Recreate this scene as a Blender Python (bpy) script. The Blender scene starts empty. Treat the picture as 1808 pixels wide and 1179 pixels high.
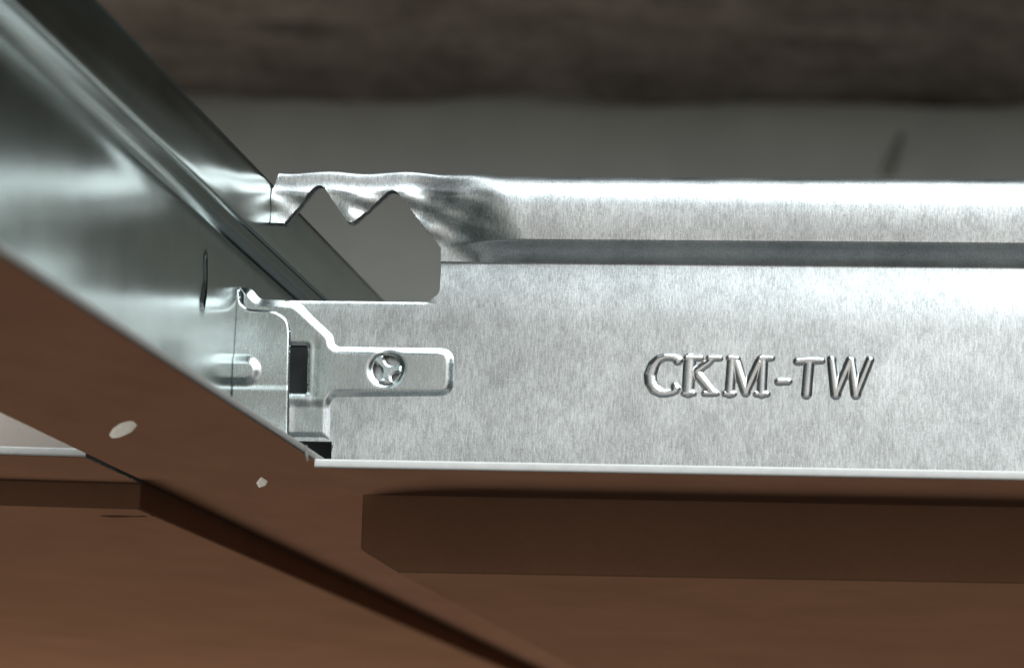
import bpy, math, random
import numpy as np
from mathutils import Vector, Matrix

# ------------------------------------------------------------------ camera, world, lamps, exposure
# One Blender unit is a metre; the shapes below are written in millimetres (MM).
MM = 0.001
sc = bpy.context.scene
COL = sc.collection

cd = bpy.data.cameras.new("camera")
cam = bpy.data.objects.new("camera", cd)
COL.objects.link(cam)
cam.matrix_world = Matrix(((0.99096825, -0.02062083, 0.13250173, 0.0722064),
                           (0.12731119, -0.16566295, -0.97793029, -0.3112325),
                           (0.04211636, 0.98596682, -0.16154146, -0.0359879),
                           (0, 0, 0, 1)))
cd.sensor_width = 36.0
cd.lens = 5300.0 / 1808.0 * 36.0
cd.clip_start = 0.01
cd.clip_end = 50
cd.dof.use_dof = True
cd.dof.focus_distance = 0.322
cd.dof.aperture_fstop = 50.0
sc.camera = cam

w = bpy.data.worlds.new("World")
sc.world = w
w.use_nodes = True
bg = w.node_tree.nodes["Background"]
bg.inputs[0].default_value = (0.85, 1.0, 0.93, 1)
bg.inputs[1].default_value = 0.036


def lamp(name, loc, aim, sx, sy, power, col):
    l = bpy.data.lights.new(name, 'AREA')
    l.shape = 'RECTANGLE'
    l.size, l.size_y = sx, sy
    l.energy = power
    l.color = col
    o = bpy.data.objects.new(name, l)
    COL.objects.link(o)
    o.location = loc
    o.rotation_euler = (Vector(aim) - Vector(loc)).to_track_quat('-Z', 'Y').to_euler()
    return o


lamp("work_lamp", (0.22, -0.34, 0.54), (0.05, 0, 0.02), 0.60, 1.05, 9.4, (0.90, 0.975, 1.0))
lamp("front_fill", (0.05, -1.30, -0.08), (0.0, 0, 0.02), 1.7, 1.1, 4.2, (1.0, 0.955, 0.90))  # added fill light behind the camera, lifts the web and panel fronts
lamp("room_below", (-0.8, 1.2, -0.80), (0, 0, 0), 1.0, 0.6, 17.6, (1.0, 0.93, 0.84))

sc.view_settings.view_transform = 'Standard'
sc.view_settings.look = 'None'
sc.view_settings.exposure = 0.0
sc.view_settings.gamma = 1.0
sc.view_settings.use_curve_mapping = False
try:
    sc.cycles.max_bounces = 10
    sc.cycles.glossy_bounces = 6
    sc.cycles.sample_clamp_indirect = 4.0
except Exception:
    pass

rng = np.random.default_rng(7)
random.seed(7)


# ------------------------------------------------------------------ materials
class NT:
    def __init__(self, name):
        self.m = bpy.data.materials.new(name)
        self.m.use_nodes = True
        self.t = self.m.node_tree
        self.b = self.t.nodes["Principled BSDF"]

    def n(self, typ, **kw):
        nd = self.t.nodes.new(typ)
        for k, v in kw.items():
            setattr(nd, k, v)
        return nd

    def l(self, a, b):
        self.t.links.new(a, b)

    def coords(self, scale):
        tc = self.n('ShaderNodeTexCoord')
        mp = self.n('ShaderNodeMapping')
        mp.inputs['Scale'].default_value = [s * 1000.0 for s in scale]
        self.l(tc.outputs['Object'], mp.inputs['Vector'])
        return mp.outputs['Vector']

    def noise(self, scale, vec, detail=3.0, rough=0.55, s=1.0):
        nz = self.n('ShaderNodeTexNoise')
        nz.inputs['Scale'].default_value = s
        nz.inputs['Detail'].default_value = detail
        nz.inputs['Roughness'].default_value = rough
        self.l(vec if vec is not None else self.coords(scale), nz.inputs['Vector'])
        return nz.outputs['Fac']

    def ramp(self, fac, p0, c0, p1, c1):
        r = self.n('ShaderNodeValToRGB')
        e = r.color_ramp.elements
        e[0].position, e[0].color = p0, (*c0, 1)
        e[1].position, e[1].color = p1, (*c1, 1)
        self.l(fac, r.inputs[0])
        return r.outputs['Color']

    def math(self, op, a, b):
        nd = self.n('ShaderNodeMath', operation=op)
        for i, v in enumerate((a, b)):
            if isinstance(v, (int, float)):
                nd.inputs[i].default_value = v
            else:
                self.l(v, nd.inputs[i])
        return nd.outputs[0]

    def rangemap(self, v, a0, a1, b0, b1):
        nd = self.n('ShaderNodeMapRange')
        self.l(v, nd.inputs[0])
        for i, x in enumerate((a0, a1, b0, b1)):
            nd.inputs[i + 1].default_value = x
        return nd.outputs[0]

    def bump(self, h, strength, dist_mm, prev=None):
        nd = self.n('ShaderNodeBump')
        nd.inputs['Strength'].default_value = strength
        nd.inputs['Distance'].default_value = dist_mm * MM
        self.l(h, nd.inputs['Height'])
        if prev is not None:
            self.l(prev, nd.inputs['Normal'])
        return nd.outputs['Normal']


def galvanised(name, base, r0, r1, grain, wave, speck=0.5):
    t = NT(name)
    b = t.b
    b.inputs['Metallic'].default_value = 1.0
    streak = t.noise((8.0, 8.0, 1.1), None, 4.0, 0.65)
    fine = t.noise((10.0, 10.0, 7.0), None, 3.0, 0.75)
    tick = t.noise((5.0, 5.0, 0.9), None, 2.0, 0.6)
    blot = t.noise((0.55, 0.55, 0.38), None, 4.0, 0.65)
    patch = t.noise((0.09, 0.09, 0.09), None, 3.0, 0.55)
    wav = t.noise((0.16, 0.16, 0.10), None, 2.0, 0.5)
    mix = t.math('ADD', t.math('MULTIPLY', streak, 0.42), t.math('ADD', t.math('MULTIPLY', fine, 0.40), t.math('MULTIPLY', blot, 0.18)))
    d = 1.0 - 0.42 * speck
    colr = t.ramp(mix, 0.41, [c * d for c in base], 0.585, [min(1, c * (1 + 0.12 * speck)) for c in base])
    pr = t.ramp(t.math('MINIMUM', patch, t.rangemap(tick, 0.62, 0.72, 1.0, 0.05)), 0.3, (0.80, 0.81, 0.82), 0.7, (1, 1, 1))
    mx = t.n('ShaderNodeMix', data_type='RGBA', blend_type='MULTIPLY')
    mx.inputs['Factor'].default_value = 1.0
    t.l(colr, mx.inputs[6])
    t.l(pr, mx.inputs[7])
    t.l(mx.outputs[2], b.inputs['Base Color'])
    t.l(t.rangemap(t.math('ADD', t.math('MULTIPLY', mix, 0.6), t.math('MULTIPLY', patch, 0.4)), 0.3, 0.7, r0, r1),
        b.inputs['Roughness'])
    n1 = t.bump(wav, 1.0, wave)
    n2 = t.bump(mix, 1.0, grain, n1)
    t.l(n2, b.inputs['Normal'])
    return t.m


def painted(name, c0, c1, rough, bump_mm=0.02, s=(0.35, 0.12, 0.35), spec=0.3):
    t = NT(name)
    b = t.b
    a = t.noise(s, None, 5.0, 0.6)
    f = t.noise((2.5, 2.5, 2.5), None, 3.0, 0.6)
    mixv = t.math('ADD', t.math('MULTIPLY', a, 0.75), t.math('MULTIPLY', f, 0.25))
    t.l(t.ramp(mixv, 0.3, c0, 0.7, c1), b.inputs['Base Color'])
    t.l(t.rangemap(a, 0.3, 0.7, rough - 0.07, rough + 0.1), b.inputs['Roughness'])
    b.inputs['Specular IOR Level'].default_value = spec
    t.l(t.bump(f, 1.0, bump_mm), b.inputs['Normal'])
    return t.m


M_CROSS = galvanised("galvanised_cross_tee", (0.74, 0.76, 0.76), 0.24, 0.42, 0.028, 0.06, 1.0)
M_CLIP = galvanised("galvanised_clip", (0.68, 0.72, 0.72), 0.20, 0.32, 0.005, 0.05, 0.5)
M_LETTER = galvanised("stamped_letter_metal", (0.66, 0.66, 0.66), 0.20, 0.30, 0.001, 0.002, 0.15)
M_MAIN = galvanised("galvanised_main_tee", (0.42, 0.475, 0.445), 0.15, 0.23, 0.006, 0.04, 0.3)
M_HEM = painted("white_hem_paint", (0.62, 0.61, 0.59), (0.74, 0.73, 0.71), 0.4, 0.01, (0.6, 0.6, 1.2), 0.4)
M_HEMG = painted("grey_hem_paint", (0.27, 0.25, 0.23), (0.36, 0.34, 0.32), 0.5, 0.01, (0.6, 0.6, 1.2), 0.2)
M_BROWN = painted("brown_face_paint", (0.225, 0.118, 0.076), (0.275, 0.147, 0.095), 0.75, 0.002, (0.1, 0.05, 0.1), 0.0)
M_PANEL = painted("brown_panel_paint", (0.225, 0.118, 0.072), (0.285, 0.150, 0.092), 0.85, 0.003, (0.05, 0.03, 0.05), 0.0)
M_RIM_SHADE = painted("painted_rim_shade", (0.085, 0.09, 0.09), (0.125, 0.128, 0.128), 0.9, 0.03, (0.5, 0.5, 0.5), 0.05)  # shade behind the slot, put into the panel rim as dark grey
M_BEIGE = painted("web_warm_reflection", (0.52, 0.44, 0.39), (0.60, 0.51, 0.455), 0.55, 0.01, (0.2, 0.2, 0.2), 0.3)  # warm colour stands in for a reflection in the left zinc web
M_FLANGE_DIM = painted("dimmed_flange_top", (0.13, 0.135, 0.135), (0.18, 0.185, 0.185), 0.8, 0.01, (0.3, 0.3, 0.3), 0.1)  # unseen flange tops, darkened so the metal above mirrors less light
M_CHIP = painted("pale_chip", (0.84, 0.80, 0.72), (0.92, 0.89, 0.83), 0.8, 0.03, spec=0.1)
M_SCRATCH = painted("dark_scuff", (0.05, 0.028, 0.018), (0.09, 0.05, 0.032), 0.9, 0.003, spec=0.0)
M_WALL = painted("grey_wall_render", (0.47, 0.47, 0.435), (0.58, 0.575, 0.53), 0.85, 0.3, (0.02, 0.02, 0.02), 0.15)
M_DARK = painted("dark_steel", (0.17, 0.165, 0.15), (0.22, 0.215, 0.20), 0.6, 0.05)


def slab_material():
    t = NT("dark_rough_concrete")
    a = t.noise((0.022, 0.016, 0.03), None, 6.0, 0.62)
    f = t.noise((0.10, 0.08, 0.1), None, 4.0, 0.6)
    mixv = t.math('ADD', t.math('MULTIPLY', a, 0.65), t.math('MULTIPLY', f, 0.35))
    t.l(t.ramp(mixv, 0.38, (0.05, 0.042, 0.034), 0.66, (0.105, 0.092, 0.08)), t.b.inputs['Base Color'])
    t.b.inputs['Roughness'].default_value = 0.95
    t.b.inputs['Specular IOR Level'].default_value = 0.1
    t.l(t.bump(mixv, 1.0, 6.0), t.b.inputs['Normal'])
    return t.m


M_SLAB = slab_material()


# ------------------------------------------------------------------ helpers
def link(o, parent=None):
    COL.objects.link(o)
    if parent is not None:
        o.parent = parent
    return o


def mesh_obj(name, verts, faces, mat, parent=None, smooth=False, loc=(0, 0, 0)):
    me = bpy.data.meshes.new(name)
    v = np.asarray(verts, dtype=float) * MM
    me.from_pydata(v.tolist(), [], [list(map(int, f)) for f in faces])
    me.update()
    me.materials.append(mat)
    if smooth:
        me.polygons.foreach_set("use_smooth", [True] * len(me.polygons))
    o = bpy.data.objects.new(name, me)
    o.location = [c * MM for c in loc]
    return link(o, parent)


def empty(name, loc, rot=(0, 0, 0)):
    o = bpy.data.objects.new(name, None)
    o.empty_display_size = 0.01
    o.location = [c * MM for c in loc]
    o.rotation_euler = rot
    return link(o)


def tag(o, label, cat=None, group=None, kind=None):
    if label:
        o["label"] = label
    if cat:
        o["category"] = cat
    if group:
        o["group"] = group
    if kind:
        o["kind"] = kind
    return o


def bevel(o, width, seg=2, angle=30):
    m = o.modifiers.new("bevel", 'BEVEL')
    m.width = width * MM
    m.segments = seg
    m.limit_method = 'ANGLE'
    m.angle_limit = math.radians(angle)
    return o


def sstep(a, b, x):
    t = np.clip((x - a) / (b - a), 0, 1)
    return t * t * (3 - 2 * t)


def poly_dist(P, poly):
    """distance to a closed polygon's outline, nearest point on it, and inside flags"""
    poly = np.asarray(poly, float)
    best = np.full(len(P), 1e9)
    near = np.zeros_like(P)
    ins = np.zeros(len(P), bool)
    for i in range(len(poly)):
        a, b = poly[i], poly[(i + 1) % len(poly)]
        ab = b - a
        t = np.clip(((P - a) @ ab) / max(ab @ ab, 1e-12), 0, 1)
        q = a + t[:, None] * ab
        d = np.hypot(*(P - q).T)
        m = d < best
        best[m] = d[m]
        near[m] = q[m]
        c = (a[1] > P[:, 1]) != (b[1] > P[:, 1])
        with np.errstate(divide='ignore', invalid='ignore'):
            xi = (b[0] - a[0]) * (P[:, 1] - a[1]) / (b[1] - a[1]) + a[0]
        ins ^= c & (P[:, 0] < xi)
    return best, near, ins


def circle(cx, cy, r, n=40):
    return [(cx + r * math.cos(2 * math.pi * i / n), cy + r * math.sin(2 * math.pi * i / n)) for i in range(n)]


def round_poly(pts, radii, n=6):
    """polygon with rounded corners"""
    out = []
    N = len(pts)
    for i in range(N):
        p = np.array(pts[i], float)
        r = radii[i] if isinstance(radii, (list, tuple)) else radii
        if r <= 0:
            out.append(tuple(p))
            continue
        a = np.array(pts[i - 1], float) - p
        b = np.array(pts[(i + 1) % N], float) - p
        la, lb = np.hypot(*a), np.hypot(*b)
        r = min(r, la * 0.49, lb * 0.49)
        A, B = p + a / la * r, p + b / lb * r
        for k in range(n + 1):
            t = k / n
            out.append(tuple((1 - t) ** 2 * A + 2 * t * (1 - t) * p + t * t * B))
    return out


def sheet(us, vs, hfun, holes=(), outline=None, snap=0.09):
    """a relief sheet over a (u, v) grid: returns points (u, v), heights, quads and rim edges.
    Cells inside a hole (or outside the outline) are dropped and the grid is pulled onto the cut line."""
    U, V = np.meshgrid(us, vs, indexing='ij')
    P = np.stack([U.ravel(), V.ravel()], -1)
    nu, nv = len(us), len(vs)
    onrim = np.zeros(len(P), bool)
    cuts = list(holes) + ([outline] if outline is not None else [])
    for pl in cuts:
        d, near, _ = poly_dist(P, pl)
        m = (d < snap) & ~onrim
        P[m] = near[m]
        onrim |= m
    idx = np.arange(nu * nv).reshape(nu, nv)
    Q = np.stack([idx[:-1, :-1], idx[1:, :-1], idx[1:, 1:], idx[:-1, 1:]], -1).reshape(-1, 4)
    cen = P[Q].mean(1)
    keep = np.ones(len(Q), bool)
    for pl in holes:
        keep &= ~poly_dist(cen, pl)[2]
    if outline is not None:
        keep &= poly_dist(cen, outline)[2]
    Q = Q[keep]
    e = np.concatenate([Q[:, [0, 1]], Q[:, [1, 2]], Q[:, [2, 3]], Q[:, [3, 0]]])
    key = np.sort(e, 1)
    _, inv, cnt = np.unique(key, axis=0, return_inverse=True, return_counts=True)
    rim = e[cnt[inv.ravel()] == 1]
    used = np.unique(Q)
    re = np.full(len(P), -1)
    re[used] = np.arange(len(used))
    P = P[used]
    h = hfun(P[:, 0], P[:, 1])
    return P, h, re[Q], re[rim]


def sheet_obj(name, S, place, mat, parent, back=None, flip=False, loc=(0, 0, 0), keepf=None, rel=False):
    """place(u, v, h) -> xyz; back: depth the cut edge runs to"""
    P, h, Q, R = S
    if keepf is not None:
        m = keepf(P[Q].mean(1))
        Q = Q[m]
        if len(R):
            R = R[keepf(P[R].mean(1))]
    V = place(P[:, 0], P[:, 1], h)
    F = Q[:, ::-1] if flip else Q
    nV = len(V)
    verts = [V]
    faces = [F]
    nsm = len(F)
    if back is not None and len(R):
        a, b = R[:, 0], R[:, 1]
        ha, hb = (h[a] - back, h[b] - back) if rel else (np.full(len(R), back), np.full(len(R), back))
        va, vb = V[a], V[b]
        wa, wb = place(P[a, 0], P[a, 1], ha), place(P[b, 0], P[b, 1], hb)
        k = len(R)
        verts += [va, vb, wb, wa]
        i = np.arange(k)
        q = np.stack([nV + k + i, nV + i, nV + 3 * k + i, nV + 2 * k + i], -1)
        faces.append(q[:, ::-1] if flip else q)
    allv = np.concatenate(verts)
    allf = np.concatenate(faces)
    used = np.unique(allf)
    re = np.full(len(allv), -1)
    re[used] = np.arange(len(used))
    o = mesh_obj(name, allv[used], re[allf], mat, parent, False, loc)
    sm = np.zeros(len(allf), bool)
    sm[:nsm] = True
    o.data.polygons.foreach_set("use_smooth", sm)
    return o


def extrude_profile(name, prof, a, b, mat, parent, axis='x', smooth=False, loc=(0, 0, 0), caps=True):
    """closed profile; axis x: profile is (y, z); axis y: profile is (x, z)"""
    n = len(prof)
    V = []
    for t in (a, b):
        for p, q in prof:
            V.append((t, p, q) if axis == 'x' else (p, t, q))
    F = [[i, (i + 1) % n, n + (i + 1) % n, n + i] for i in range(n)]
    if caps:
        F += [list(range(n))[::-1], list(range(n, 2 * n))]
    return mesh_obj(name, V, F, mat, parent, smooth, loc)


def coat_top(o, axis, zlim):
    """dark grey added to the unseen upper side of a flange to dim reflections; only the hemmed edges are white"""
    o.data.materials.append(M_FLANGE_DIM)
    for p in o.data.polygons:
        c = p.center
        if abs(c[axis]) < 10.5 * MM and c[2] > zlim * MM:
            p.material_index = 1
    return o


def fix_normals(o):
    import bmesh
    bm = bmesh.new()
    bm.from_mesh(o.data)
    bmesh.ops.recalc_face_normals(bm, faces=bm.faces)
    bm.to_mesh(o.data)
    bm.free()
    return o


# ------------------------------------------------------------------ the setting: back wall and slab of the ceiling void
def build_setting():
    V, F = [], []
    nx = 60
    xs = np.linspace(-1100, 900, nx)
    # wall with an uneven top line where it meets the slab
    for x in xs:
        V += [(x, 1200, -60), (x, 1200, 341 + 2.5 * math.sin(x * .021) + 2.0 * math.sin(x * .053 + 1))]
    for x in xs:
        V += [(x, 1212, -60), (x, 1212, 341 + 2.5 * math.sin(x * .021) + 2.0 * math.sin(x * .053 + 1))]
    for i in range(nx - 1):
        a, b = 2 * i, 2 * nx + 2 * i
        F += [(a, a + 2, a + 3, a + 1), (b + 1, b + 3, b + 2, b), (a + 1, a + 3, b + 3, b + 1)]
    o = mesh_obj("back_wall", V, F, M_WALL)
    tag(o, "plain grey rendered wall at the back of the ceiling void", kind="structure")
    # rough slab
    nx, ny = 90, 60
    xs = np.linspace(-1100, 900, nx)
    ys = np.linspace(985, 1230, ny)
    V, F = [], []
    nz = rng.normal(0, 1, (nx, ny))
    for _ in range(3):
        nz = (nz + np.roll(nz, 1, 0) + np.roll(nz, -1, 0) + np.roll(nz, 1, 1) + np.roll(nz, -1, 1)) / 5 * 1.6
    for i, x in enumerate(xs):
        for j, y in enumerate(ys):
            V.append((x, y, 338 + 2.2 * nz[i, j]))
    for i in range(nx - 1):
        for j in range(ny - 1):
            F.append((i * ny + j, i * ny + j + 1, (i + 1) * ny + j + 1, (i + 1) * ny + j))
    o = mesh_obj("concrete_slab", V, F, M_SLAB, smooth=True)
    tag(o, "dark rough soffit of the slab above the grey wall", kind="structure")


build_setting()

# ------------------------------------------------------------------ profile of a tee (height of the front skin over the web plane)
Z_G0, Z_G1, Z_TOP = 23.2, 25.1, 32.5


def tee_h(z):
    h = np.where(z < 16.6, 0.42, 0.42 - 0.56 * np.clip((z - 16.6) / (Z_G0 - 16.6), 0, 1) ** 1.8)
    s = np.clip((z - Z_G0) / (Z_G1 - Z_G0), 0, 1)
    h = np.where(z > Z_G0, -0.14 + 3.26 * (s + 0.04 * np.sin(2 * math.pi * s)), h)
    tb = np.clip((z - Z_G1) / (Z_TOP - Z_G1), 0, 1)
    dome = 3.12 + 0.22 * np.sin(np.pi * np.clip(tb * 1.15, 0, 1))
    rt = np.clip((z - (Z_TOP - 3.6)) / 3.6, 0, 1)
    h = np.where(z >= Z_G1, dome - 3.0 * (1 - np.sqrt(np.clip(1 - rt ** 2.3, 0, 1))), h)
    return h


def cross_h(x, z, far=False):
    full = tee_h(z)
    # the bulb is crimped flat beside the notched end
    c = sstep(20.5, 30.5, x + 0.5 * (z - 28))
    up = sstep(Z_G0 + .2, 27.0, z)
    tooth = np.clip(np.cos(2 * math.pi * (x - 12.4) / 8.1), -0.4, 1) * sstep(19, 15, x)
    low = sstep(30.9, 27.6, z)
    amp = 0.0 if far else 1.0
    flat = 0.40 + amp * up * (0.35 + 0.42 * tooth * low + 0.45 * sstep(31.6, 30.4, z) * sstep(28.3, 30.2, z)
                              + 0.16 * np.sin(x * 1.15 + z * 0.9) * np.sin(z * 1.6 + 0.5) * sstep(31.3, 30, z)
                              + 0.30 * np.sin((x - 17) * 0.55 - (z - 27) * 0.8) * sstep(17.5, 22, x) * sstep(31.5, 30, z)) + 0.1 * (1 - amp)
    rt = np.clip((z - (Z_TOP - 0.8)) / 0.8, 0, 1)
    flat = np.where(z > Z_TOP - 0.8, flat * np.sqrt(np.clip(1 - rt ** 2.2, 0, 1)), flat)
    h = np.where(z > Z_G0, flat * (1 - c) + full * c, full)
    # sheared lower lip of the cut-out is slightly rolled over
    return h - 0.16 * np.exp(-((z - 18.86) / 0.16) ** 2) * sstep(22.0, 20.5, x) * sstep(3, 6, x)


def cross_zshift(x, z):
    # faint unevenness of the crimped top edge
    z = z + 0.5 * sstep(31.0, 32.2, z) * sstep(31, 20, x)
    return z + 0.13 * np.sin(x * 0.75 + .6) * sstep(28, 32.5, z) * sstep(30, 22, x)


# ------------------------------------------------------------------ the right-hand cross tee
TX = 45.0
cross = empty("cross_tee", (TX, 0, 0), (0, -0.009, 0))
tag(cross, "bright galvanised cross tee stamped CKM-TW, with notched end clipped into the diagonal tee", "ceiling tee", "cross tees at the joint")
OFF = (-TX, 0, 0)

HOLE = [(-1, 27.15), (5.2, 27.15), (8.25, 31.0), (8.6, 31.22), (9.1, 31.22), (9.45, 31.0), (12.0, 27.5), (12.3, 27.3), (12.65, 27.3), (12.95, 27.45),
        (16.15, 30.5), (16.6, 30.75), (17.1, 30.72), (17.5, 30.45), (22.3, 24.66), (22.3, 20.1), (22.1, 19.7), (21.2, 18.9), (20.8, 18.85),
        (2.5, 18.88), (-1, 18.88)]
END = [(-1, 27.0), (3.75, 27.0), (3.75, 30.9), (4.2, 31.9), (4.7, 34), (-1, 34)]
SLOT = round_poly([(6.2, 8.75), (8.5, 8.75), (8.35, 13.95), (6.2, 13.95)], 0.25)
FOOT = [(1.5, 3.7), (11.35, 3.7), (11.4, 0.6), (1.5, 0.6)]
xs = np.concatenate([np.arange(0.55, 33, 0.125), np.linspace(33.2, 42, 20), np.linspace(44, 170, 16)])
zs = np.concatenate([np.arange(0.5, 29.0, 0.125), np.arange(29.0, 32.0, 0.1), np.linspace(32.02, Z_TOP, 10)])
STAKE = circle(16.95, 11.5, 1.52)
S = sheet(xs, zs, cross_h, holes=[HOLE, END, SLOT, FOOT, STAKE], snap=0.075)
S2 = sheet(xs, zs, lambda x, z: cross_h(x, z, True), holes=[HOLE, END, SLOT, FOOT], snap=0.075)
place_f = lambda u, v, h: np.stack([u, -h, cross_zshift(u, v)], -1)
place_b = lambda u, v, h: np.stack([u, h + 0.3, cross_zshift(u, v)], -1)
ZS = 23.2
for nm, kf in (("web", lambda c: c[:, 1] < ZS), ("bulb", lambda c: c[:, 1] >= ZS)):
    o = sheet_obj(nm, S, place_f, M_CROSS, cross, back=0.42, loc=OFF, keepf=kf, rel=True)
    # the far skin, joined to the same part as one mesh
    b = sheet_obj(nm + "_far", S2, place_b, M_CROSS, cross, back=-0.02, flip=True, loc=OFF, keepf=kf)
    nv = len(o.data.vertices)
    va = np.empty(nv * 3); o.data.vertices.foreach_get("co", va)
    vb = np.empty(len(b.data.vertices) * 3); b.data.vertices.foreach_get("co", vb)
    fa = [list(p.vertices) for p in o.data.polygons]
    fb = [[i + nv for i in p.vertices] for p in b.data.polygons]
    sm = [p.use_smooth for p in o.data.polygons] + [p.use_smooth for p in b.data.polygons]
    me = bpy.data.meshes.new(nm)
    me.from_pydata(np.concatenate([va.reshape(-1, 3), vb.reshape(-1, 3)]).tolist(), [], fa + fb)
    me.polygons.foreach_set("use_smooth", sm)
    me.materials.append(M_CROSS)
    old = [o.data, b.data]
    o.data = me
    bpy.data.objects.remove(b)
    for m in old:
        bpy.data.meshes.remove(m)


def hem_profile(z0, z1, y0, y1, mid):
    r = (z1 - z0) / 2
    zc = (z0 + z1) / 2
    pts = []
    for k in range(9):
        a = math.pi / 2 + math.pi * k / 8
        c, q = math.cos(a), math.sin(a)
        pts.append((y0 + r + r * math.copysign(abs(c) ** .5, c), zc + r * math.copysign(abs(q) ** .6, q)))
    for k in range(9):
        a = -math.pi / 2 + math.pi * k / 8
        c, q = math.cos(a), math.sin(a)
        pts.append((y1 - r + r * math.copysign(abs(c) ** .5, c), zc + r * math.copysign(abs(q) ** .6, q)))
    pts += [(y1 - 2.2, z1), (y1 - 2.6, mid), (y0 + 2.6, mid), (y0 + 2.2, z1)]
    return pts


fl = extrude_profile("flange", hem_profile(-.47, .45, -12, 12, .1), 11.9, 170, M_HEM, cross, loc=OFF)
fix_normals(fl)
coat_top(fl, 1, 0)
fc = extrude_profile("face_cap", [(-11.72, -.53), (11.72, -.53), (11.72, -.471), (-11.72, -.471)], 11.93, 170, M_BROWN, fl)
fix_normals(fc)
tag(fc, "matt brown painted underside of the cross tee")

# connector clip: an embossed body with an arm, raised over the web
CLIP = round_poly([(0.45, 20.25), (1.75, 20.2), (2.85, 18.95), (7.0, 18.8), (11.15, 15.15), (11.3, 14.05), (24.25, 14.0), (24.35, 8.62), (11.55, 8.32), (11.2, 7.9), (11.25, 3.72), (0.45, 3.72)],
                  [0, .5, .5, .8, .7, .5, 1.7, 1.7, .6, .5, .1, 0])


def clip_h(x, z):
    P = np.stack([x, z], -1)
    d, _, ins = poly_dist(P, CLIP)
    d = np.where(ins, d, 0)
    e = sstep(-.1, .95, d)
    # the left and lower sides of the body are cut, not pressed: they stay sharp
    h = 0.36 + 0.46 * e
    # shallow dishing of the body below the arm, and a pressed line beside the slot
    h -= 0.16 * sstep(8.2, 7.2, z) * sstep(6.0, 7.5, x) * sstep(11.2, 10.4, x)
    h -= 0.10 * np.exp(-((x - 9.2) / 0.5) ** 2) * sstep(15, 13.5, z) * sstep(7, 8.5, z)
    ds, _, _ = poly_dist(P, SLOT)
    h -= 0.16 * np.exp(-(ds / 0.25) ** 2)
    dk = np.hypot(x - 16.95, z - 11.5)
    h -= 0.28 * np.exp(-((dk - 1.5) / 0.35) ** 2)
    return h


S = sheet(np.arange(0.4, 24.5, 0.11), np.arange(3.6, 20.4, 0.11), clip_h, holes=[SLOT, STAKE], outline=CLIP, snap=0.07)
clip = sheet_obj("connector_clip", S, lambda u, v, h: np.stack([u, -h, v], -1), M_CLIP, cross, back=0.15, loc=OFF)
tag(clip, "pressed steel connector clip with rounded arm")

# the staked spot in the arm: a sunk round with a small star left standing
ST = [(-1.25, 1.15), (-.5, 1.55), (-.05, .62), (.3, .42), (1.0, .5), (1.6, .4), (1.58, -.35), (.75, -.4), (.5, -.75), (.75, -1.42), (-.1, -1.6), (-.85, -1.35), (-.45, -.5), (-.55, 0), (-1.4, .8)]
STAR = round_poly([(16.95 + a, 11.5 + b) for a, b in ST], 0.2, 3)


def stake_h(x, z):
    d, _, ins = poly_dist(np.stack([x, z], -1), STAR)
    r = np.hypot(x - 16.95, z - 11.5)
    return 0.50 + 0.10 * sstep(0, .25, d) + 0.16 * sstep(.9, 1.6, r) - 0.08 * np.clip(z - 11.5, -1, 1)


S = sheet(np.arange(15.2, 18.8, 0.07), np.arange(9.7, 13.3, 0.07), stake_h, outline=STAR, snap=0.045)
sheet_obj("stake", S, lambda u, v, h: np.stack([u, -h, v], -1), M_CLIP, clip, back=0.25)

# hook tab that runs into the slot of the diagonal tee
HOOK = round_poly([(0.3, 19.95), (0.72, 19.95), (0.95, 18.35), (1.75, 17.75), (4.9, 17.55), (6.25, 16.6), (6.5, 15.2), (6.6, 11.9), (6.85, 3.0), (0.3, 2.4)],
                  [0, .3, .5, .4, .8, .7, .4, .4, .2, 0])


def hook_h(x, z):
    P = np.stack([x, z], -1)
    d, _, ins = poly_dist(P, HOOK)
    d = np.where(ins, d, 0)
    h = 1.10 + 0.22 * np.sin(np.clip(d / 0.28, 0, 1) * math.pi / 2)
    # long rounded bump
    t = np.clip(x, -1.5, 1.9)
    r = np.hypot(x - t, z - 11.05)
    h += 0.36 * sstep(1.75, 0.7, r)
    h += 0.05 * np.sin(z * 0.6 + 1) + 0.06 * sstep(9.6, 8.9, z)
    return h


S = sheet(np.arange(0.3, 7.0, 0.1), np.arange(2.3, 20.1, 0.1), hook_h, outline=HOOK, snap=0.065)
hk = sheet_obj("hook_tab", S, lambda u, v, h: np.stack([u, -h, v], -1), M_CLIP, clip, back=0.95)

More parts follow.
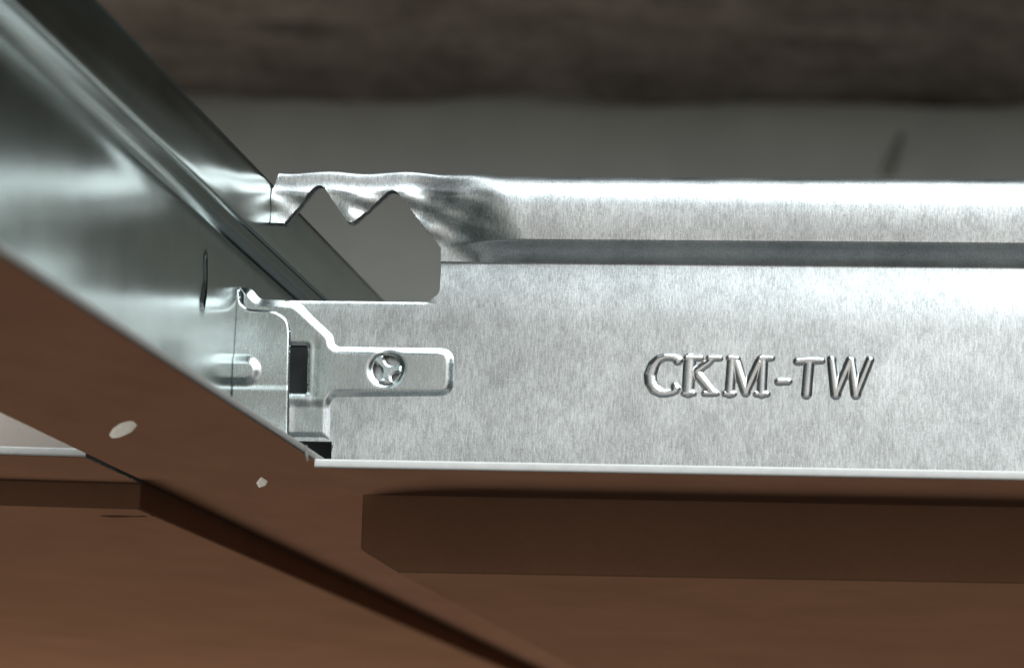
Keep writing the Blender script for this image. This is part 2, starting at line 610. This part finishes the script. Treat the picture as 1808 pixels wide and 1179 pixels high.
# stamped lettering, one raised mesh for each character
LETTERS = {
    'C': [[(47.91, 12.92, 0.48), (47.6, 13.15, 0.43), (47.14, 13.27, 0.37), (46.53, 13.25, 0.37), (45.82, 12.94, 0.43), (45.32, 12.28, 0.53), (45.02, 11.32, 0.57), (45.11, 10.48, 0.57), (45.48, 9.83, 0.53), (46.1, 9.41, 0.45), (46.74, 9.32, 0.39), (47.41, 9.52, 0.37), (47.86, 9.91, 0.37)], [(47.9, 13.05, 0.26), (47.82, 12.69, 0.26)], [(47.66, 10.13, 0.39), (47.75, 9.68, 0.36)]],
    'K': [[(49.14, 13.21, 0.56), (49.01, 9.35, 0.56)], [(48.78, 13.15, 0.29), (50.3, 13.17, 0.29)], [(48.6, 9.42, 0.28), (49.6, 9.43, 0.28)], [(49.91, 11.8, 0.4), (51.09, 12.66, 0.36), (51.53, 13.12, 0.31)], [(51.15, 13.17, 0.28), (52.3, 13.19, 0.28)], [(50.07, 11.39, 0.51), (51.6, 9.58, 0.45)], [(50.75, 9.43, 0.29), (52.0, 9.46, 0.28)]],
    'M': [[(53.56, 13.11, 0.45), (53.37, 9.41, 0.45)], [(53.25, 13.19, 0.28), (54.1, 13.17, 0.28)], [(52.9, 9.43, 0.28), (53.8, 9.43, 0.28)], [(53.95, 12.85, 0.51), (55.06, 9.63, 0.48)], [(55.06, 9.63, 0.43), (56.39, 12.81, 0.43)], [(56.8, 13.15, 0.46), (56.72, 9.46, 0.46)], [(56.5, 13.18, 0.29), (57.7, 13.25, 0.25)], [(56.15, 9.45, 0.29), (57.3, 9.46, 0.29)]],
    '-': [[(58.44, 10.78, 0.39), (59.49, 10.83, 0.37)]],
    'T': [[(60.37, 12.93, 0.39), (61.68, 13.07, 0.4), (62.91, 13.08, 0.36)], [(61.61, 12.84, 0.46), (61.38, 9.45, 0.48)]],
    'W': [[(63.92, 13.21, 0.42), (64.42, 9.5, 0.48)], [(64.42, 9.5, 0.43), (65.86, 13.12, 0.42)], [(65.97, 13.12, 0.42), (66.5, 9.53, 0.48)], [(66.5, 9.53, 0.43), (67.9, 13.22, 0.4)]],
}
for ch, strokes in LETTERS.items():
    pts = np.array([p for s in strokes for p in s])
    us = np.arange(pts[:, 0].min() - .8, pts[:, 0].max() + .8, 0.06)
    vs = np.arange(pts[:, 1].min() - .8, pts[:, 1].max() + .8, 0.06)
    U, V = np.meshgrid(us, vs, indexing='ij')
    H = np.full(U.shape, -1.0)
    for s in strokes:
        for (x0, z0, r0), (x1, z1, r1) in zip(s[:-1], s[1:]):
            z0, z1 = np.clip(z0, 9.0 + r0, 13.6 - r0), np.clip(z1, 9.0 + r1, 13.6 - r1)
            dx, dz = x1 - x0, z1 - z0
            t = np.clip(((U - x0) * dx + (V - z0) * dz) / (dx * dx + dz * dz), 0, 1)
            r = np.maximum(r0 + (r1 - r0) * t, 0.32) * 1.22
            d = np.hypot(U - x0 - t * dx, V - z0 - t * dz)
            H = np.maximum(H, np.where(d < r * 1.2, 0.25 * (1 - np.clip(d / r, 0, 1.2) ** 2.2), -1))
    ok = H > -0.5
    # one light smoothing pass so that strokes flow into each other like pressed metal
    Hs = H.copy()
    acc = np.zeros_like(H); wgt = np.zeros_like(H)
    for di in (-1, 0, 1):
        for dj in (-1, 0, 1):
            sh = np.roll(np.roll(H, di, 0), dj, 1); so = np.roll(np.roll(ok, di, 0), dj, 1)
            acc += np.where(so, sh, 0); wgt += so
    Hs = np.where(ok, acc / np.maximum(wgt, 1), H)
    idx = np.arange(U.size).reshape(U.shape)
    c = ok[:-1, :-1] & ok[1:, :-1] & ok[1:, 1:] & ok[:-1, 1:]
    Q = np.stack([idx[:-1, :-1], idx[1:, :-1], idx[1:, 1:], idx[:-1, 1:]], -1)[c]
    used = np.unique(Q)
    re = np.full(U.size, -1); re[used] = np.arange(len(used))
    VV = np.stack([U.ravel(), -(0.42 + Hs.ravel()), V.ravel()], -1)[used]
    mesh_obj("letter", VV, re[Q], M_LETTER, cross, True, OFF)

# ------------------------------------------------------------------ the diagonal main tee
main = empty("main_tee", (0, 0, 0))
tag(main, "dark galvanised main tee with brown underside running diagonally past the joint", "ceiling tee")
Y0, Y1 = -170.0, 900.0
MSLOT = round_poly([(-17.0, 14.9), (-15.2, 14.7), (-14.6, 16.4), (-14.9, 19.0), (-16.0, 20.1), (-16.6, 19.6), (-15.9, 17.5)], 0.3)


def main_h(y, z):
    h = 0.32 + 0.10 * np.sin(y * 0.09 + 1.0) * sstep(0, 12, z) * sstep(24, 14, z)
    d, _, _ = poly_dist(np.stack([y, z], -1), MSLOT)
    h += 0.22 * np.exp(-(d / 0.5) ** 2) * sstep(-15.0, -16.5, y)
    h += 0.10 * np.exp(-((z - 23.4) / 1.0) ** 2)
    return h


ys = np.concatenate([np.linspace(Y0, -24, 40), np.arange(-23.4, -10, 0.14), np.linspace(-9.5, 30, 24), np.linspace(40, Y1, 14)])
zs = np.concatenate([np.linspace(0.5, 13, 14), np.arange(13.3, 21.5, 0.14), np.linspace(21.8, 23.7, 8)])
S = sheet(ys, zs, main_h, holes=[MSLOT], snap=0.08)
P, h, Q, R = S
front = lambda u, v, hh: np.stack([hh, u, v], -1)
o = sheet_obj("web", S, front, M_MAIN, main, back=-3.0)
# far skin of the web, plus an added unseen plate that keeps the slot dark
nv = len(o.data.vertices)
va = np.empty(nv * 3); o.data.vertices.foreach_get("co", va)
fa = [list(p.vertices) for p in o.data.polygons]
sm = [p.use_smooth for p in o.data.polygons]
ex = np.array([(-.32, Y0, .5), (-.32, -18, .5), (-.32, -18, 23.7), (-.32, Y0, 23.7), (-.32, -13, .5), (-.32, Y1, .5), (-.32, Y1, 23.7), (-.32, -13, 23.7),
               (-3, -18, 14.4), (-3, -13, 14.4), (-3, -18, 20.5), (-3, -13, 20.5)]) * MM
fb = [(0, 3, 2, 1), (4, 7, 6, 5), (8, 10, 11, 9)]
me = bpy.data.meshes.new("web")
me.from_pydata(np.concatenate([va.reshape(-1, 3), ex]).tolist(), [], fa + [[i + nv for i in f] for f in fb])
me.polygons.foreach_set("use_smooth", sm + [False] * 3)
me.materials.append(M_MAIN)
old = o.data; o.data = me; bpy.data.meshes.remove(old)

prof = [(0.34, 23.5), (0.5, 23.75), (3.0, 24.25)]
for k in range(7):
    a = -math.pi / 2 + math.pi / 2 * k / 6
    prof.append((2.9 + .5 * math.cos(a), 24.75 + .5 * math.sin(a)))
for k in range(5):
    prof.append((3.4 + 0.06 * math.sin(math.pi * k / 4), 25.4 + 4.6 * k / 4))
for k in range(8):
    a = math.pi / 2 * k / 7
    prof.append((2.2 + 1.2 * math.cos(a), 30.6 + 1.2 * math.sin(a)))
prof = prof + [(-x, z) for x, z in prof[::-1]]
n = len(prof)
yy = [Y0, -120, -90, -70, -50, -30, -10, 0, 10, 30, 60, 120, 300, Y1]
V = [(x, y, z) for y in yy for x, z in prof]
F = []
for j in range(len(yy) - 1):
    for i in range(n):
        F.append((j * n + i, j * n + (i + 1) % n, (j + 1) * n + (i + 1) % n, (j + 1) * n + i))
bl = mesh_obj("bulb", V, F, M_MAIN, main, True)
fix_normals(bl)

mfl = fix_normals(extrude_profile("flange", hem_profile(0.0, .85, -12, 12, .5), Y0, Y1, M_HEMG, main, axis='y'))
coat_top(mfl, 0, .3)
mfc = fix_normals(extrude_profile("face_cap", [(-11.85, -.06), (11.85, -.06), (11.85, -.001), (-11.85, -.001)], Y0, Y1, M_BROWN, mfl, axis='y'))
tag(mfc, "matt brown painted underside of the main tee")


def flake(name, outline, z, t, mat, parent, off=(0, 0), label=None):
    """thin irregular flake with a raised middle, stuck under a surface at height z"""
    P = np.array(outline) - np.array(off)
    c = P.mean(0)
    n = len(P)
    V = [(c[0], c[1], z - t)] + [(*(c + (p - c) * .6), z - t * (.75 + .35 * ((i * 7) % 5) / 5)) for i, p in enumerate(P)] + [(*p, z) for p in P]
    F = [(0, 1 + k, 1 + (k + 1) % n) for k in range(n)] + [(1 + k, 1 + n + k, 1 + n + (k + 1) % n, 1 + (k + 1) % n) for k in range(n)]
    o = fix_normals(mesh_obj(name, V, F, mat, parent))
    # outward is down for these flakes
    if o.data.polygons[0].normal.z > 0:
        o.data.flip_normals()
    if label:
        o["label"] = label
    return o


flake("paint_chip", round_poly([(-5.38, -28.21), (-3.6, -33.45), (-1.64, -37.76), (-0.07, -39.6), (-0.39, -36.42), (-2.44, -30.82), (-4.65, -26.67), (-5.73, -25.62)], .8, 2),
      -.055, .15, M_CHIP, main, (0, 0), "larger pale fleck on the brown underside")
flake("paint_chip", round_poly([(1.09, 9.89), (2.97, 3.73), (2.84, 7.9), (1.63, 12.43), (0.33, 14.91)], .6, 2), -.055, .08, M_CHIP, main, (0, 0), "small pale fleck on the brown underside")

# small torn sliver of trim at the corner of the joint
V = [(11.98, -18.2, .75), (12.12, -17.6, .8), (12.2, -17.2, -.1), (12.14, -17.0, -.75), (12.05, -17.5, -.2)]
V += [(x + .05, y + .25, z) for x, y, z in V]
F = [(0, 1, 2, 3, 4), (9, 8, 7, 6, 5)] + [(i, i + 5, (i + 1) % 5 + 5, (i + 1) % 5) for i in range(5)]
fix_normals(mesh_obj("burr", V, F, M_HEMG, main))

# ------------------------------------------------------------------ the cross tee on the far side of the main tee
cl = empty("cross_tee", (-45, 0, 0))
tag(cl, "mostly hidden cross tee peeking out below the diagonal tee at the left edge", "ceiling tee", "cross tees at the joint")
zz = np.concatenate([np.linspace(.5, 19, 6), np.linspace(19.5, Z_TOP, 60)])
for nm, kf in (("web", zz[zz <= Z_G0]), ("bulb", zz[zz >= Z_G0 - .25])):
    hh = tee_h(kf)
    pr = [(-a, b) for a, b in zip(hh, kf)] + [(a, b) for a, b in zip(hh[::-1], kf[::-1])]
    x1 = -1.0 if nm == "web" else -3.7
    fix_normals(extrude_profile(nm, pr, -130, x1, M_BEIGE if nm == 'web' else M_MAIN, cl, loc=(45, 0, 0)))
lf = fix_normals(extrude_profile("flange", hem_profile(-.30, .60, -12, 12, .25), -130, -12.15, M_HEM, cl, loc=(45, 0, 0)))
coat_top(lf, 1, .1)
fix_normals(extrude_profile("face_cap", [(-11.72, -.36), (11.72, -.36), (11.72, -.301), (-11.72, -.301)], -130, -12.2, M_BROWN, lf))


# ------------------------------------------------------------------ brown lay-in panels of the two far bays
def panel(name, prof_low, prof_up, y0, y1, ylow, loc, rot):
    """tegular panel: a lower face that drops through the grid and an upper rim that lies on the flanges"""
    t = empty(name, loc, rot)
    low = fix_normals(extrude_profile("face", prof_low, ylow, y1 - 10, M_PANEL, t, axis='y'))
    bevel(low, 0.35, 3)
    up = fix_normals(extrude_profile("rim", prof_up, y0, y1, M_RIM_SHADE, t, axis='y'))
    bevel(up, 0.3, 2)
    return t


pr = panel("ceiling_panel", [(0.15, 1.4), (0.15, -6.75), (4.4, -9.2), (320, -9.2), (320, 1.4)],
           [(-7.5, 1.42), (-7.5, 15.5), (330, 15.5), (330, 1.42)], 4.2, 610, 13.0, (12.25, 0, 0), (0, -0.0135, 0))
tag(pr, "brown panel with dark front edge and clipped corner hanging below the stamped tee", "ceiling panel", "brown panels lying in the grid")
pl = panel("ceiling_panel", [(-0.4, 1.4), (-0.4, -3.05), (-320, -3.05), (-320, 1.4)],
           [(7.5, 1.42), (7.5, 15.5), (-330, 15.5), (-330, 1.42)], 4.2, 900, 13.0, (-12.25, 0, 0), (0, 0, 0))
tag(pl, "brown panel with scuffed face at lower left, left of the diagonal tee", "ceiling panel", "brown panels lying in the grid")
flake("scuff", round_poly([(-20.01, 20.83), (-17.0, 19.6), (-14.51, 20.2), (-12.79, 18.9), (-12.9, 20.8), (-15.7, 22.1), (-18.92, 23.2), (-20.51, 22.4)], .5, 2), -3.04, .02, M_SCRATCH, pl, (-12.25, 0))

# ------------------------------------------------------------------ small dark anchor on the back wall
V, F = [], []
path = [(57.2, 1200, 300), (57.6, 1192, 301), (59.4, 1189, 306), (62.0, 1189, 313), (64.8, 1187, 319)]
n = 8
for i, p in enumerate(path):
    r = (3.4, 3.2, 2.6, 1.9, 1.3)[i]
    for k in range(n):
        a = 2 * math.pi * k / n
        V.append((p[0] + r * math.cos(a), p[1] + r * .6 * math.sin(a), p[2] + r * .5 * math.sin(a)))
for i in range(len(path) - 1):
    for k in range(n):
        F.append((i * n + k, i * n + (k + 1) % n, (i + 1) * n + (k + 1) % n, (i + 1) * n + k))
F += [list(range(n)), list(range((len(path) - 1) * n, len(path) * n))]
an = fix_normals(mesh_obj("wall_anchor", V, F, M_DARK, None, True))
tag(an, "small dark bent anchor sticking out of the grey back wall", "anchor")
